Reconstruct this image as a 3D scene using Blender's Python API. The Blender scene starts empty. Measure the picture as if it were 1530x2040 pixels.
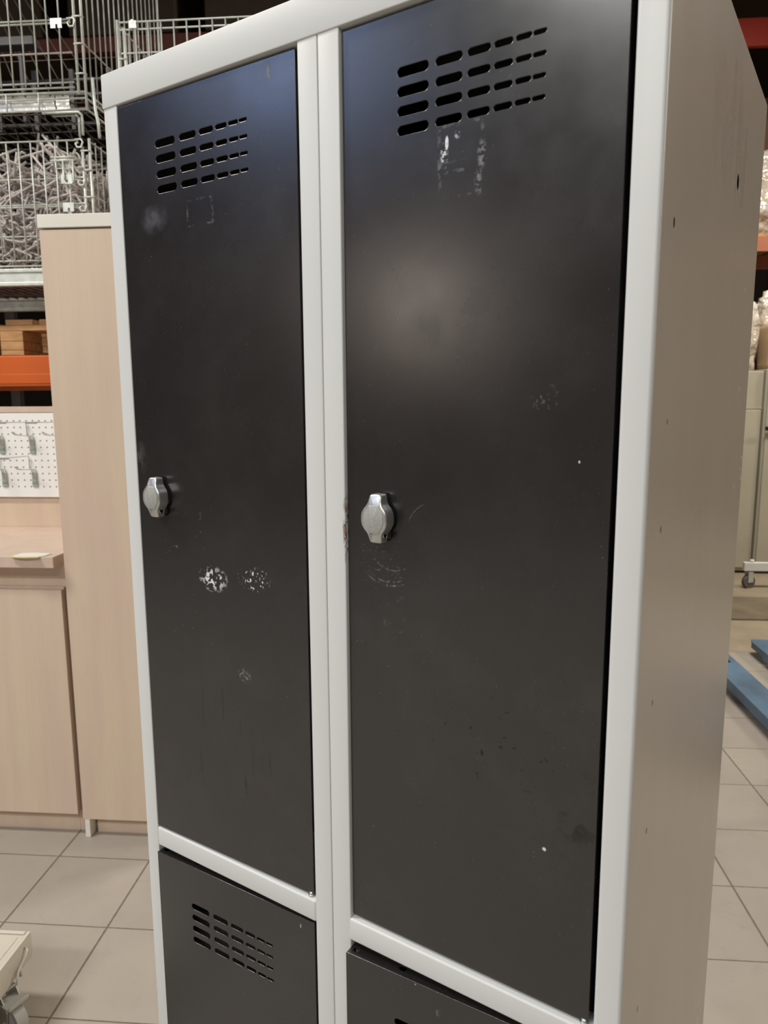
import bpy, bmesh, math, random
from mathutils import Vector, Matrix, Euler
PI = math.pi
scene = bpy.context.scene
COL = scene.collection

# ------------------------------------------------------------------ camera
CAM = Vector((0.0, 0.0, 1.45))
RIGHT = Vector((0.99696369, 0.07766582, -0.00560564))
UP = Vector((-0.00637272, 0.15312755, 0.98818588))
FWD = Vector((-0.07760664, 0.98514972, -0.15315755))
cd = bpy.data.cameras.new('camera')
cd.sensor_fit = 'HORIZONTAL'
cd.sensor_width = 5.6
cd.lens = 1445.3 / 1530 * 5.6
cd.clip_start = 0.02
cd.clip_end = 100
cd.dof.use_dof = True
cd.dof.focus_distance = 0.88
cd.dof.aperture_fstop = cd.lens / 2.0
cam = bpy.data.objects.new('camera', cd)
COL.objects.link(cam)
cam.matrix_world = Matrix(((RIGHT.x, UP.x, -FWD.x, CAM.x), (RIGHT.y, UP.y, -FWD.y, CAM.y),
                           (RIGHT.z, UP.z, -FWD.z, CAM.z), (0, 0, 0, 1)))
scene.camera = cam

# ------------------------------------------------------------------ world, exposure
vs = scene.view_settings
vs.view_transform = 'Standard'
vs.look = 'None'
vs.gamma = 1.0
vs.use_curve_mapping = False
vs.exposure = 0.13
w = bpy.data.worlds.new('world')
scene.world = w
w.use_nodes = True
w.node_tree.nodes['Background'].inputs[0].default_value = (0.9, 0.85, 0.8, 1)
w.node_tree.nodes['Background'].inputs[1].default_value = 0.05

# (place, size x, size y, power, colour, rotation euler)
LAMPS = [
    ((-2.6, -2.5, 4.55), 1.8, 0.5, 160, (1.0, 0.99, 0.955), 'ceiling lamp over the aisle left in front of the locker'),
    ((0.4, -3.4, 4.55), 1.8, 0.5, 80, (1.0, 0.99, 0.955), 'ceiling lamp straight in front of the locker'),
    ((-6.2, -1.65, 4.55), 2.4, 0.9, 58, (0.42, 0.58, 1.0), 'bluish ceiling lamp, furthest left of all the lamps'),
    ((-3.0, 0.9, 4.55), 1.6, 0.4, 135, (1.0, 0.955, 0.885), 'ceiling lamp over the birch cabinets'),
    ((2.0, 4.4, 4.75), 1.4, 0.4, 170, (1.0, 0.93, 0.82), 'added fill lamp over the blue pallet truck'),  # unseen lamp, added to fill the right floor and background
    ((7.0, 3.6, 5.3), 1.6, 0.4, 215, (1.0, 0.90, 0.76), 'added fill lamp furthest right by the wall'),  # unseen lamp, added to brighten the side of the locker
]
PENDANTS = [((-7.6, -3.95, 2.65), 0.36, 80, (1.0, 0.86, 0.74))]

# ------------------------------------------------------------------ materials
class NT:
    def __init__(s, name):
        s.m = bpy.data.materials.new(name)
        s.m.use_nodes = True
        s.t = s.m.node_tree
        s.b = s.t.nodes['Principled BSDF']
        s.tc = None
    def n(s, kind, **kw):
        x = s.t.nodes.new(kind)
        for k, v in kw.items():
            setattr(x, k, v)
        return x
    def l(s, a, b):
        s.t.links.new(a, b)
    def setin(s, node, i, v):
        if hasattr(v, 'is_output') or isinstance(v, bpy.types.NodeSocket):
            s.l(v, node.inputs[i])
        else:
            node.inputs[i].default_value = v
    def obj(s):
        if s.tc is None:
            s.tc = s.n('ShaderNodeTexCoord').outputs['Object']
        return s.tc
    def math(s, op, a, b=0.0, c=0.0, clamp=False):
        x = s.n('ShaderNodeMath', operation=op, use_clamp=clamp)
        s.setin(x, 0, a); s.setin(x, 1, b)
        if op in ('MULTIPLY_ADD', 'COMPARE', 'SMOOTH_MIN'):
            s.setin(x, 2, c)
        return x.outputs[0]
    def vec(s, op, a, b=(0, 0, 0)):
        x = s.n('ShaderNodeVectorMath', operation=op)
        s.setin(x, 0, a); s.setin(x, 1, b)
        return x.outputs['Value'] if op in ('LENGTH', 'DOT_PRODUCT') else x.outputs[0]
    def noise(s, scale, detail=3, rough=0.5, stretch=None, vec=None):
        v = vec if vec is not None else s.obj()
        if stretch:
            v = s.vec('MULTIPLY', v, stretch)
        x = s.n('ShaderNodeTexNoise')
        s.l(v, x.inputs['Vector'])
        x.inputs['Scale'].default_value = scale
        x.inputs['Detail'].default_value = detail
        x.inputs['Roughness'].default_value = rough
        return x.outputs[0]
    def ramp(s, f, a, b, lo=0.0, hi=1.0):
        x = s.n('ShaderNodeMapRange')
        s.setin(x, 0, f)
        x.inputs[1].default_value = a; x.inputs[2].default_value = b
        x.inputs[3].default_value = lo; x.inputs[4].default_value = hi
        return x.outputs[0]
    def mix(s, f, a, b):
        x = s.n('ShaderNodeMix', data_type='RGBA')
        s.setin(x, 0, f)
        for i, v in ((6, a), (7, b)):
            if isinstance(v, tuple):
                x.inputs[i].default_value = (*v, 1) if len(v) == 3 else v
            else:
                s.l(v, x.inputs[i])
        return x.outputs[2]
    def base(s, c):
        if isinstance(c, tuple):
            s.b.inputs['Base Color'].default_value = (*c, 1)
        else:
            s.l(c, s.b.inputs['Base Color'])
    def rough(s, r):
        s.setin(s.b, s.b.inputs.find('Roughness'), r)
    def bump(s, h, strength=0.2, dist=0.001):
        x = s.n('ShaderNodeBump')
        x.inputs['Strength'].default_value = strength
        x.inputs['Distance'].default_value = dist
        s.l(h, x.inputs['Height'])
        s.l(x.outputs[0], s.b.inputs['Normal'])
    # masks in the x-z plane of the object's own space
    def win(s, c, r, soft=0.5):
        d = s.vec('SUBTRACT', s.obj(), (c[0], 0, c[1]))
        d = s.vec('MULTIPLY', d, (1 / r[0], 0, 1 / r[1]))
        return s.ramp(s.vec('LENGTH', d), 1.0, 1.0 - soft)
    def fleck(s, c, r, sc, th, soft=0.5, w_=0.02, stretch=None):
        n = s.noise(sc, 4, 0.6, stretch)
        return s.math('MULTIPLY', s.ramp(n, th, th + w_), s.win(c, r, soft))
    def ring(s, c, r, wd):
        d = s.vec('MULTIPLY', s.vec('SUBTRACT', s.obj(), (c[0], 0, c[1])), (1, 0, 1))
        return s.ramp(s.math('ABSOLUTE', s.math('SUBTRACT', s.vec('LENGTH', d), r)), wd, 0)
    def frame(s, c, h, t=0.12):
        sp = s.n('ShaderNodeSeparateXYZ')
        s.l(s.vec('MULTIPLY', s.vec('SUBTRACT', s.obj(), (c[0], 0, c[1])), (1 / h[0], 0, 1 / h[1])), sp.inputs[0])
        m = s.math('MAXIMUM', s.math('ABSOLUTE', sp.outputs[0]), s.math('ABSOLUTE', sp.outputs[2]))
        return s.ramp(s.math('ABSOLUTE', s.math('SUBTRACT', m, 1.0)), t, 0)

def simple(name, col, rough=0.5, metal=0.0, var=0.0, sc=6.0, spec=None, stretch=None, bump=0.0, bsc=60, bd=0.001):
    t = NT(name)
    if var:
        n = t.ramp(t.noise(sc, 4, 0.55, stretch), 0.3, 0.7)
        lo = tuple(c * (1 - var) for c in col); hi = tuple(min(1, c * (1 + var)) for c in col)
        t.base(t.mix(n, lo, hi))
    else:
        t.base(col)
    t.rough(rough)
    t.b.inputs['Metallic'].default_value = metal
    if spec is not None:
        t.b.inputs['Specular IOR Level'].default_value = spec
    if bump:
        t.bump(t.noise(bsc, 3), bump, bd)
    return t.m

M = {}
M['white'] = simple('white_powder_coat', (0.66, 0.675, 0.66), 0.42, var=0.025, sc=3, bump=0.06, bsc=900, bd=0.0003)
M['dark_inside'] = simple('inside_of_compartment', (0.012, 0.014, 0.05), 0.7)
M['steel'] = simple('zinc_steel', (0.62, 0.63, 0.60), 0.38, 0.85, 0.15, 12)
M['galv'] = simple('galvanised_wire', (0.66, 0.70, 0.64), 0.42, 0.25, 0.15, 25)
M['galv_half_shaded'] = simple('half_shaded_galvanised_wire', (0.42, 0.42, 0.39), 0.5, 0.3, 0.2, 25)  # same cage wire, colour darkened for the shaded sides
M['galv_shaded'] = simple('shaded_galvanised_wire', (0.10, 0.09, 0.075), 0.5, 0.3, 0.25, 25)  # same wire again, shade of cage floor and back put into the colour
M['clip'] = simple('pale_grey_coated_rod', (0.56, 0.51, 0.485), 0.55, 0.0, 0.25, 9)
M['dark_grey'] = simple('dark_grey_coated_steel', (0.055, 0.052, 0.055), 0.5, 0.1, 0.2, 6)
M['rack_steel'] = simple('brown_grey_rack_steel', (0.045, 0.034, 0.027), 0.55, 0.1, 0.2, 6)
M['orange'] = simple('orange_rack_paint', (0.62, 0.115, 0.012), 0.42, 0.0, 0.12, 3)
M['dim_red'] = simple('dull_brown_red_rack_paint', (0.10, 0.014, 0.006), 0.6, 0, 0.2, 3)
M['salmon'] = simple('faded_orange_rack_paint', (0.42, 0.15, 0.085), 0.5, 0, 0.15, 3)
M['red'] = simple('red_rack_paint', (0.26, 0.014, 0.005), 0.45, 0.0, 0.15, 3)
M['cream'] = simple('cream_laminate', (0.79, 0.77, 0.69), 0.5, 0, 0.02, 4)
M['pine'] = simple('pallet_wood', (0.50, 0.27, 0.11), 0.75, 0, 0.25, 9, stretch=(1, 6, 6), bump=0.3)
M['rubber'] = simple('grey_rubber', (0.10, 0.09, 0.085), 0.7)
M['castor_grey'] = simple('pale_grey_castor', (0.42, 0.42, 0.38), 0.45, 0, 0.08)
M['cart'] = simple('cream_painted_metal', (0.56, 0.53, 0.455), 0.45, 0, 0.05, 5)
M['blue'] = simple('blue_truck_paint', (0.085, 0.155, 0.245), 0.38, 0.1, 0.25, 7)
M['beige'] = simple('beige_cabinet_paint', (0.40, 0.37, 0.29), 0.4, 0, 0.06, 2)
M['black'] = simple('black_plastic', (0.012, 0.012, 0.013), 0.35)
M['card'] = simple('white_card', (0.8, 0.78, 0.7), 0.6)
M['yellow'] = simple('yellow_card_edge', (0.75, 0.62, 0.22), 0.6)
M['hook_plate'] = simple('grey_green_zinc_plate', (0.42, 0.48, 0.44), 0.4, 0.4, 0.1)
M['tray'] = simple('bright_aluminium', (0.90, 0.89, 0.84), 0.22, 0.8, 0.05, 9, bump=0.4, bsc=30, bd=0.006)
M['wall'] = simple('grey_beige_wall', (0.15, 0.125, 0.11), 0.8, 0, 0.1, 1.2)
M['wall_dark'] = simple('dark_brown_wall', (0.016, 0.010, 0.006), 0.85, 0, 0.2, 1.2)
M['ceil'] = simple('dark_ceiling', (0.06, 0.04, 0.025), 0.9, 0, 0.2, 1)
M['tanwrap'] = simple('tan_board_under_wrap', (0.50, 0.36, 0.22), 0.4, 0, 0.15, 7)
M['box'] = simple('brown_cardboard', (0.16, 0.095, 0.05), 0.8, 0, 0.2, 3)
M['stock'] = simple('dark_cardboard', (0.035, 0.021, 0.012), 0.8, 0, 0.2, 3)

def emis(name, col, strength):
    t = NT(name)
    t.base(col)
    t.b.inputs['Emission Color'].default_value = (*col, 1)
    t.b.inputs['Emission Strength'].default_value = strength
    return t.m

def wood(name, c1, c2, c3, sx=1.0):
    t = NT(name)
    g = t.noise(3.2, 5, 0.5, (5 * sx, 5, 0.45))
    g2 = t.noise(28.0, 3, 0.6, (6, 6, 0.25))
    col = t.mix(t.ramp(g, 0.35, 0.65), c1, c2)
    col = t.mix(t.math('MULTIPLY', t.ramp(g2, 0.5, 0.75), 0.30), col, c3)
    t.base(col)
    t.rough(0.5)
    return t.m
M['wood'] = wood('pale_birch_laminate', (0.645, 0.50, 0.395), (0.68, 0.55, 0.41), (0.58, 0.44, 0.33))
M['wood_h'] = wood('pale_birch_worktop', (0.60, 0.46, 0.36), (0.65, 0.51, 0.41), (0.52, 0.39, 0.30))

# wrinkled clear wrap
def wrap():
    t = NT('wrinkled_clear_bubble_wrap')
    n = t.noise(11, 5, 0.65)
    t.base(t.mix(t.ramp(n, 0.3, 0.7), (0.60, 0.50, 0.38), (0.80, 0.75, 0.68)))
    t.rough(0.10)
    t.b.inputs['Metallic'].default_value = 0.25
    t.b.inputs['Coat Weight'].default_value = 0.8
    t.b.inputs['Coat Roughness'].default_value = 0.05
    t.bump(t.noise(13, 2, 0.45), 1.0, 0.045)
    return t.m
M['wrap'] = wrap()

# pegboard with small holes every 25 mm
def peg():
    t = NT('white_pegboard')
    sp = t.n('ShaderNodeSeparateXYZ')
    t.l(t.obj(), sp.inputs[0])
    u = t.math('SUBTRACT', t.math('FRACT', t.math('MULTIPLY', t.math('ADD', sp.outputs[0], 10.563 + 0.0125), 40.0)), 0.5)
    v = t.math('SUBTRACT', t.math('FRACT', t.math('MULTIPLY', t.math('ADD', sp.outputs[2], 10 - 1.378 + 0.0125), 40.0)), 0.5)
    r = t.math('SQRT', t.math('ADD', t.math('MULTIPLY', u, u), t.math('MULTIPLY', v, v)))
    h = t.ramp(r, 0.10, 0.135)
    # no holes within the border
    b = t.math('MULTIPLY', t.math('LESS_THAN', sp.outputs[2], 1.392), t.math('GREATER_THAN', sp.outputs[2], 1.115))
    h = t.math('MAXIMUM', h, t.math('SUBTRACT', 1.0, b))
    t.base(t.mix(h, (0.16, 0.14, 0.12), (0.86, 0.87, 0.85)))
    t.rough(0.45)
    return t.m
M['peg'] = peg()

# floor: 300 mm square tiles near, plain concrete further back
def floor_mat():
    t = NT('floor_tiles_and_concrete')
    sp = t.n('ShaderNodeSeparateXYZ')
    t.l(t.obj(), sp.inputs[0])
    def line(o, off):
        f = t.math('FRACT', t.math('MULTIPLY', t.math('SUBTRACT', o, off), 1 / 0.3))
        d = t.math('MINIMUM', f, t.math('SUBTRACT', 1.0, f))
        return t.math('MULTIPLY', d, 0.3)
    wob = t.math('MULTIPLY', t.math('SUBTRACT', t.noise(60, 3), 0.5), 0.0022)
    lx = t.math('ADD', line(sp.outputs[0], -1.219 - 3), wob)
    ly = t.math('ADD', line(sp.outputs[1], 2.055 - 12), wob)
    g = t.math('MINIMUM', t.math('MULTIPLY', lx, 0.8), t.math('MULTIPLY', ly, 1.15))
    tile = t.ramp(g, 0.0012, 0.0032)
    # a random tone for each tile
    fl = t.vec('FLOOR', t.vec('MULTIPLY', t.vec('SUBTRACT', t.obj(), (-4.219, -9.945, 0)), (1 / 0.3, 1 / 0.3, 0)))
    wn = t.n('ShaderNodeTexWhiteNoise')
    t.l(fl, wn.inputs['Vector'])
    tone = t.ramp(wn.outputs['Value'], 0, 1)
    c = t.mix(t.ramp(t.noise(2.2, 5, 0.6), 0.3, 0.7), (0.29, 0.256, 0.218), (0.365, 0.325, 0.282))
    c = t.mix(t.math('MULTIPLY', tone, 0.35), c, (0.40, 0.36, 0.30))
    c = t.mix(t.math('MULTIPLY', t.ramp(t.noise(14, 4, 0.7), 0.58, 0.75), 0.25), c, (0.22, 0.18, 0.14))
    c = t.mix(t.math('MULTIPLY', t.ramp(t.noise(45, 2, 0.5), 0.77, 0.80), 0.7), c, (0.15, 0.12, 0.1))
    c = t.mix(tile, (0.13, 0.10, 0.075), c)
    conc = t.mix(t.ramp(t.noise(3.5, 6, 0.65), 0.3, 0.7), (0.24, 0.195, 0.135), (0.33, 0.275, 0.20))
    far = t.math('GREATER_THAN', sp.outputs[1], 4.155)
    t.base(t.mix(far, c, conc))
    t.rough(t.ramp(t.noise(6, 4), 0.3, 0.7, 0.42, 0.6))
    t.bump(tile, 0.5, 0.0012)
    return t.m
M['floor'] = floor_mat()

# dark satin door paint with the wear the photograph shows
def door_mat(name, marks):
    t = NT(name)
    big = t.ramp(t.noise(2.6, 4, 0.6), 0.3, 0.7)
    c = t.mix(big, (0.0095, 0.0088, 0.0088), (0.0135, 0.0120, 0.0110))
    # general fine dust
    dust = t.math('MULTIPLY', t.ramp(t.noise(420, 2, 0.5), 0.72, 0.76), t.ramp(t.noise(7, 3), 0.42, 0.6))
    c = t.mix(t.math('MULTIPLY', dust, 0.25), c, (0.35, 0.34, 0.33))
    wipe = t.math('MULTIPLY', t.ramp(t.noise(11, 6, 0.7), 0.48, 0.8), t.ramp(t.noise(2.2, 2), 0.35, 0.7))
    c = t.mix(t.math('MULTIPLY', wipe, 0.5), c, (0.045, 0.042, 0.041))
    smear = t.ramp(t.noise(9, 5, 0.65), 0.1, 0.9)
    rg = t.math('MULTIPLY_ADD', smear, 0.14, 0.19)
    dark = 0.0
    for kind, args, col, amt in marks:
        if kind == 'fleck': m = t.fleck(*args)
        elif kind == 'win': m = t.win(*args)
        elif kind == 'ring':
            m = t.math('MULTIPLY', t.ring(*args[:3]), t.fleck(*args[3:]))
        elif kind == 'frame':
            m = t.math('MULTIPLY', t.frame(*args[:2]), t.ramp(t.noise(args[2], 4, 0.6), args[3], args[3] + 0.12))
        m = t.math('MULTIPLY', m, amt)
        c = t.mix(m, c, col)
        rg = t.math('ADD', rg, t.math('MULTIPLY', m, 0.3))
        if max(col) < 0.01:
            dark = t.math('MAXIMUM', m, dark)
    t.base(c)
    t.rough(rg)
    t.setin(t.b, t.b.inputs.find('Specular IOR Level'), t.math('MULTIPLY_ADD', dark, -0.55, 0.95))
    t.bump(t.noise(1500, 2), 0.05, 0.0002)
    return t.m
W_ = (0.80, 0.82, 0.84)
G_ = (0.22, 0.21, 0.21)
D_ = (0.004, 0.0037, 0.0037)
M['door_a'] = door_mat('dark_door_paint_left', [
    ('fleck', ((0.0722, 1.643), (0.024, 0.017), 55, 0.36, 0.7, 0.3), (0.10, 0.095, 0.11), 0.55),
    ('frame', ((0.142, 1.642), (0.018, 0.0125), 160, 0.50), G_, 0.35),
    ('fleck', ((0.240, 1.753), (0.0035, 0.012), 90, 0.35, 0.5, 0.2), (0.30, 0.30, 0.27), 0.5),
    ('fleck', ((0.139, 1.254), (0.024, 0.016), 190, 0.535, 0.6, 0.012), W_, 0.95),
    ('fleck', ((0.200, 1.2615), (0.026, 0.015), 300, 0.60, 0.5, 0.015), W_, 0.9),
    ('fleck', ((0.1277, 1.312), (0.024, 0.03), 120, 0.60, 0.7, 0.15), G_, 0.45),
    ('fleck', ((0.1808, 1.150), (0.012, 0.010), 300, 0.52, 0.6, 0.06, (1, 1, 1)), (0.4, 0.4, 0.4), 0.35),
    ('fleck', ((0.09, 1.30), (0.05, 0.06), 160, 0.66, 0.7, 0.06), G_, 0.5),
    ('fleck', ((0.03, 1.385), (0.012, 0.02), 60, 0.45, 0.7, 0.3), G_, 0.35),
    ('fleck', ((0.15, 1.05), (0.09, 0.09), 22, 0.58, 0.6, 0.10, (7, 1, 0.5)), D_, 0.5),
])
M['door_b'] = door_mat('dark_door_paint_right', [
    ('frame', ((0.441, 1.6505), (0.0195, 0.0175), 150, 0.47), (0.25, 0.25, 0.25), 0.28),
    ('fleck', ((0.4285, 1.6555), (0.0018, 0.006), 300, 0.30, 0.3, 0.1), W_, 1.0),
    ('fleck', ((0.4262, 1.6465), (0.004, 0.012), 330, 0.52, 0.5, 0.05), W_, 0.75),
    ('fleck', ((0.4380, 1.6600), (0.003, 0.004), 300, 0.45, 0.5, 0.1), W_, 0.45),
    ('fleck', ((0.4600, 1.6420), (0.005, 0.013), 300, 0.48, 0.6, 0.1), G_, 0.5),
    ('frame', ((0.4405, 1.6265), (0.018, 0.0135), 150, 0.50), (0.25, 0.25, 0.25), 0.28),
    ('fleck', ((0.4570, 1.6220), (0.004, 0.012), 300, 0.46, 0.6, 0.1), G_, 0.55),
    ('ring', ((0.3700, 1.3170), 0.0390, 0.0011, (0.368, 1.276), (0.030, 0.016), 260, 0.47, 0.6, 0.12), W_, 0.30),
    ('ring', ((0.3700, 1.3170), 0.0355, 0.0010, (0.366, 1.281), (0.026, 0.014), 240, 0.47, 0.6, 0.12), W_, 0.20),
    ('ring', ((0.3750, 1.3220), 0.0290, 0.0007, (0.372, 1.292), (0.024, 0.010), 200, 0.42, 0.6, 0.12), W_, 0.18),
    ('ring', ((0.4200, 1.3300), 0.0300, 0.0005, (0.400, 1.350), (0.016, 0.014), 200, 0.40, 0.6, 0.12), W_, 0.14),
    ('fleck', ((0.362, 1.300), (0.035, 0.03), 420, 0.60, 0.8, 0.08), G_, 0.4),
    ('fleck', ((0.365, 1.25), (0.05, 0.05), 75, 0.60, 0.8, 0.12), G_, 0.18),
    ('fleck', ((0.5172, 1.4514), (0.014, 0.013), 210, 0.55, 0.7, 0.1), G_, 0.45),
    ('fleck', ((0.5473, 1.4012), (0.0009, 0.0014), 200, 0.1, 0.4, 0.1), W_, 0.8),
    ('fleck', ((0.5286, 1.0667), (0.0022, 0.0020), 500, 0.42, 0.4, 0.05), (0.75, 0.7, 0.6), 1.0),
    ('fleck', ((0.480, 1.150), (0.075, 0.05), 120, 0.64, 0.6, 0.04), D_, 0.9),
    ('fleck', ((0.5574, 1.11), (0.022, 0.05), 60, 0.58, 0.7, 0.08), D_, 0.6),
    ('fleck', ((0.540, 1.08), (0.05, 0.08), 35, 0.50, 0.8, 0.2, (1, 1, 2)), (0.035, 0.03, 0.025), 0.3),
])
M['door_c'] = door_mat('dark_door_paint_lower_left', [
    ('fleck', ((0.252, 0.874), (0.0009, 0.003), 200, 0.2, 0.4, 0.1), W_, 0.5),
])
M['door_d'] = door_mat('dark_door_paint_lower_right', [
    ('fleck', ((0.405, 0.8828), (0.0012, 0.0009), 300, 0.3, 0.4, 0.1), (0.7, 0.6, 0.5), 0.9),
    ('fleck', ((0.43, 0.862), (0.003, 0.006), 200, 0.5, 0.6, 0.1), G_, 0.6),
])
def knob_mats():
    a = simple('satin_cast_zinc', (0.60, 0.60, 0.575), 0.33, 0.75, 0.08, 40)
    t = NT('sparkling_grey_inlay')
    n = t.noise(2600, 2, 0.7)
    t.base(t.mix(t.ramp(n, 0.35, 0.65), (0.27, 0.28, 0.26), (0.60, 0.61, 0.58)))
    t.rough(0.5)
    t.b.inputs['Metallic'].default_value = 0.3
    return a, t.m
M['knob'], M['inlay'] = knob_mats()

# side of the locker: same paint, its shade put into the colour, with faint wiped smears in the gloss
def side_mat():
    t = NT('shaded_white_side_paint')
    n = t.noise(5, 4, 0.6, (1, 2.2, 0.7))
    t.base(t.mix(t.ramp(n, 0.1, 0.9), (0.53, 0.485, 0.435), (0.60, 0.55, 0.495)))
    d = t.vec('MULTIPLY', t.vec('SUBTRACT', t.obj(), (0, .27, 1.70)), (0, 1 / .15, 1 / .085))
    m = t.math('MULTIPLY', t.ramp(t.vec('LENGTH', d), 1.0, 0.5), t.ramp(t.noise(30, 3, 0.5, (1, 1, .12)), 0.42, 0.62))
    t.rough(t.math('MULTIPLY_ADD', m, -0.05, t.ramp(t.noise(4.5, 2, 0.5, (1, 1.4, 0.8)), 0.1, 0.9, 0.26, 0.32)))
    return t.m
M['side'] = side_mat()

# right-hand stile of the middle pair: paint scraped off at the catch
def stile_mat():
    t = NT('white_powder_coat_scraped')
    s_ = t.noise(260, 4, 0.65, (1, 1, 0.28))
    wz = t.win((0.3235, 1.328), (0.0032, 0.036), 0.5)
    m = t.math('MULTIPLY', t.ramp(s_, 0.47, 0.53), wz)
    c = t.mix(m, (0.66, 0.675, 0.66), (0.28, 0.19, 0.14))
    m2 = t.math('MULTIPLY', t.ramp(t.noise(420, 3, 0.6, (1, 1, 0.35)), 0.56, 0.6), wz)
    c = t.mix(m2, c, (0.03, 0.02, 0.015))
    t.base(c)
    t.rough(0.42)
    return t.m
M['stile_worn'] = stile_mat()

# ------------------------------------------------------------------ mesh helpers
def link(name, me, mat=None, parent=None):
    o = bpy.data.objects.new(name, me)
    COL.objects.link(o)
    if mat:
        mats = mat if isinstance(mat, (list, tuple)) else [mat]
        for m in mats:
            me.materials.append(m)
    if parent:
        o.parent = parent
    return o

class B:
    """collects shapes into one mesh"""
    def __init__(s):
        s.bm = bmesh.new()
    def box(s, x0, y0, z0, x1, y1, z1, bev=0.0, seg=2, mi=0, mtx=None):
        t = bmesh.new()
        bmesh.ops.create_cube(t, size=1)
        for v in t.verts:
            v.co = Vector(((x0 + x1) / 2 + v.co.x * (x1 - x0), (y0 + y1) / 2 + v.co.y * (y1 - y0), (z0 + z1) / 2 + v.co.z * (z1 - z0)))
        if bev:
            bmesh.ops.bevel(t, geom=list(t.edges), offset=bev, segments=seg, affect='EDGES', profile=0.5)
        if mtx is not None:
            bmesh.ops.transform(t, matrix=mtx, verts=t.verts)
        s.merge(t, mi)
        return s
    def merge(s, t, mi=0, smooth=False):
        for f in t.faces:
            f.material_index = mi
            f.smooth = smooth
        me = bpy.data.meshes.new('tmp')
        t.to_mesh(me)
        t.free()
        s.bm.from_mesh(me)
        bpy.data.meshes.remove(me)
    def cyl(s, p, q, r, n=16, mi=0, r2=None, smooth=True):
        p, q = Vector(p), Vector(q)
        t = bmesh.new()
        bmesh.ops.create_cone(t, cap_ends=True, segments=n, radius1=r, radius2=r if r2 is None else r2, depth=(q - p).length)
        rot = (q - p).to_track_quat('Z', 'Y').to_matrix().to_4x4()
        bmesh.ops.transform(t, matrix=Matrix.Translation((p + q) / 2) @ rot, verts=t.verts)
        for f in t.faces:
            f.smooth = smooth and len(f.verts) == 4
        me = bpy.data.meshes.new('tmp')
        for f in t.faces: f.material_index = mi
        t.to_mesh(me); t.free(); s.bm.from_mesh(me); bpy.data.meshes.remove(me)
        return s
    def tube(s, pts, r, n=8, mi=0):
        pts = [Vector(p) for p in pts]
        rings = []
        up = None
        for i, p in enumerate(pts):
            if i == 0: d = pts[1] - p
            elif i == len(pts) - 1: d = p - pts[i - 1]
            else: d = (pts[i + 1] - p).normalized() + (p - pts[i - 1]).normalized()
            d.normalize()
            if up is None:
                up = Vector((0, 0, 1)) if abs(d.z) < 0.9 else Vector((1, 0, 0))
            a = d.cross(up)
            if a.length < 1e-4: a = d.cross(Vector((0.3, 1, 0.2)))
            a.normalize()
            b = a.cross(d); up = b
            rings.append([s.bm.verts.new(p + a * (r * math.cos(k * 2 * PI / n)) + b * (r * math.sin(k * 2 * PI / n))) for k in range(n)])
        for i in range(len(rings) - 1):
            for k in range(n):
                f = s.bm.faces.new((rings[i][k], rings[i][(k + 1) % n], rings[i + 1][(k + 1) % n], rings[i + 1][k]))
                f.smooth = True; f.material_index = mi
        for rg in (rings[0], rings[-1][::-1]):
            f = s.bm.faces.new(rg[::-1]); f.material_index = mi
        return s
    def prism(s, pts, z0, z1, mi=0, bev=0.0, seg=2, mtx=None):
        t = bmesh.new()
        lo = [t.verts.new((p[0], p[1], z0)) for p in pts]
        f = t.faces.new(lo)
        r = bmesh.ops.extrude_face_region(t, geom=[f])
        top = [v for v in r['geom'] if isinstance(v, bmesh.types.BMVert)]
        for v in top: v.co.z = z1
        bmesh.ops.recalc_face_normals(t, faces=t.faces)
        if bev:
            e = [e for e in t.edges if abs(e.verts[0].co.z - z1) < 1e-7 and abs(e.verts[1].co.z - z1) < 1e-7]
            bmesh.ops.bevel(t, geom=e, offset=bev, segments=seg, affect='EDGES', profile=0.5)
        if mtx is not None:
            bmesh.ops.transform(t, matrix=mtx, verts=t.verts)
        s.merge(t, mi)
        return s
    def done(s, name, mat, parent=None, smooth_angle=None):
        bmesh.ops.recalc_face_normals(s.bm, faces=s.bm.faces)
        me = bpy.data.meshes.new(name)
        s.bm.to_mesh(me); s.bm.free()
        o = link(name, me, mat, parent)
        if smooth_angle is not None:
            me.polygons.foreach_set('use_smooth', [True] * len(me.polygons))
            me.set_sharp_from_angle(angle=smooth_angle)
        return o

def tag(o, label=None, cat=None, group=None, kind=None):
    if label: o['label'] = label
    if cat: o['category'] = cat
    if group: o['group'] = group
    if kind: o['kind'] = kind
    return o
def thing(name, label, cat, loc=(0, 0, 0), rz=0.0, group=None):
    o = bpy.data.objects.new(name, None)
    o.empty_display_size = 0.1
    COL.objects.link(o)
    o.location = loc
    o.rotation_euler = (0, 0, rz)
    return tag(o, label, cat, group)
def copy_tree(o, parent=None):
    c = o.copy()
    COL.objects.link(c)
    c.parent = parent
    for ch in list(o.children):
        copy_tree(ch, c)
    return c

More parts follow.
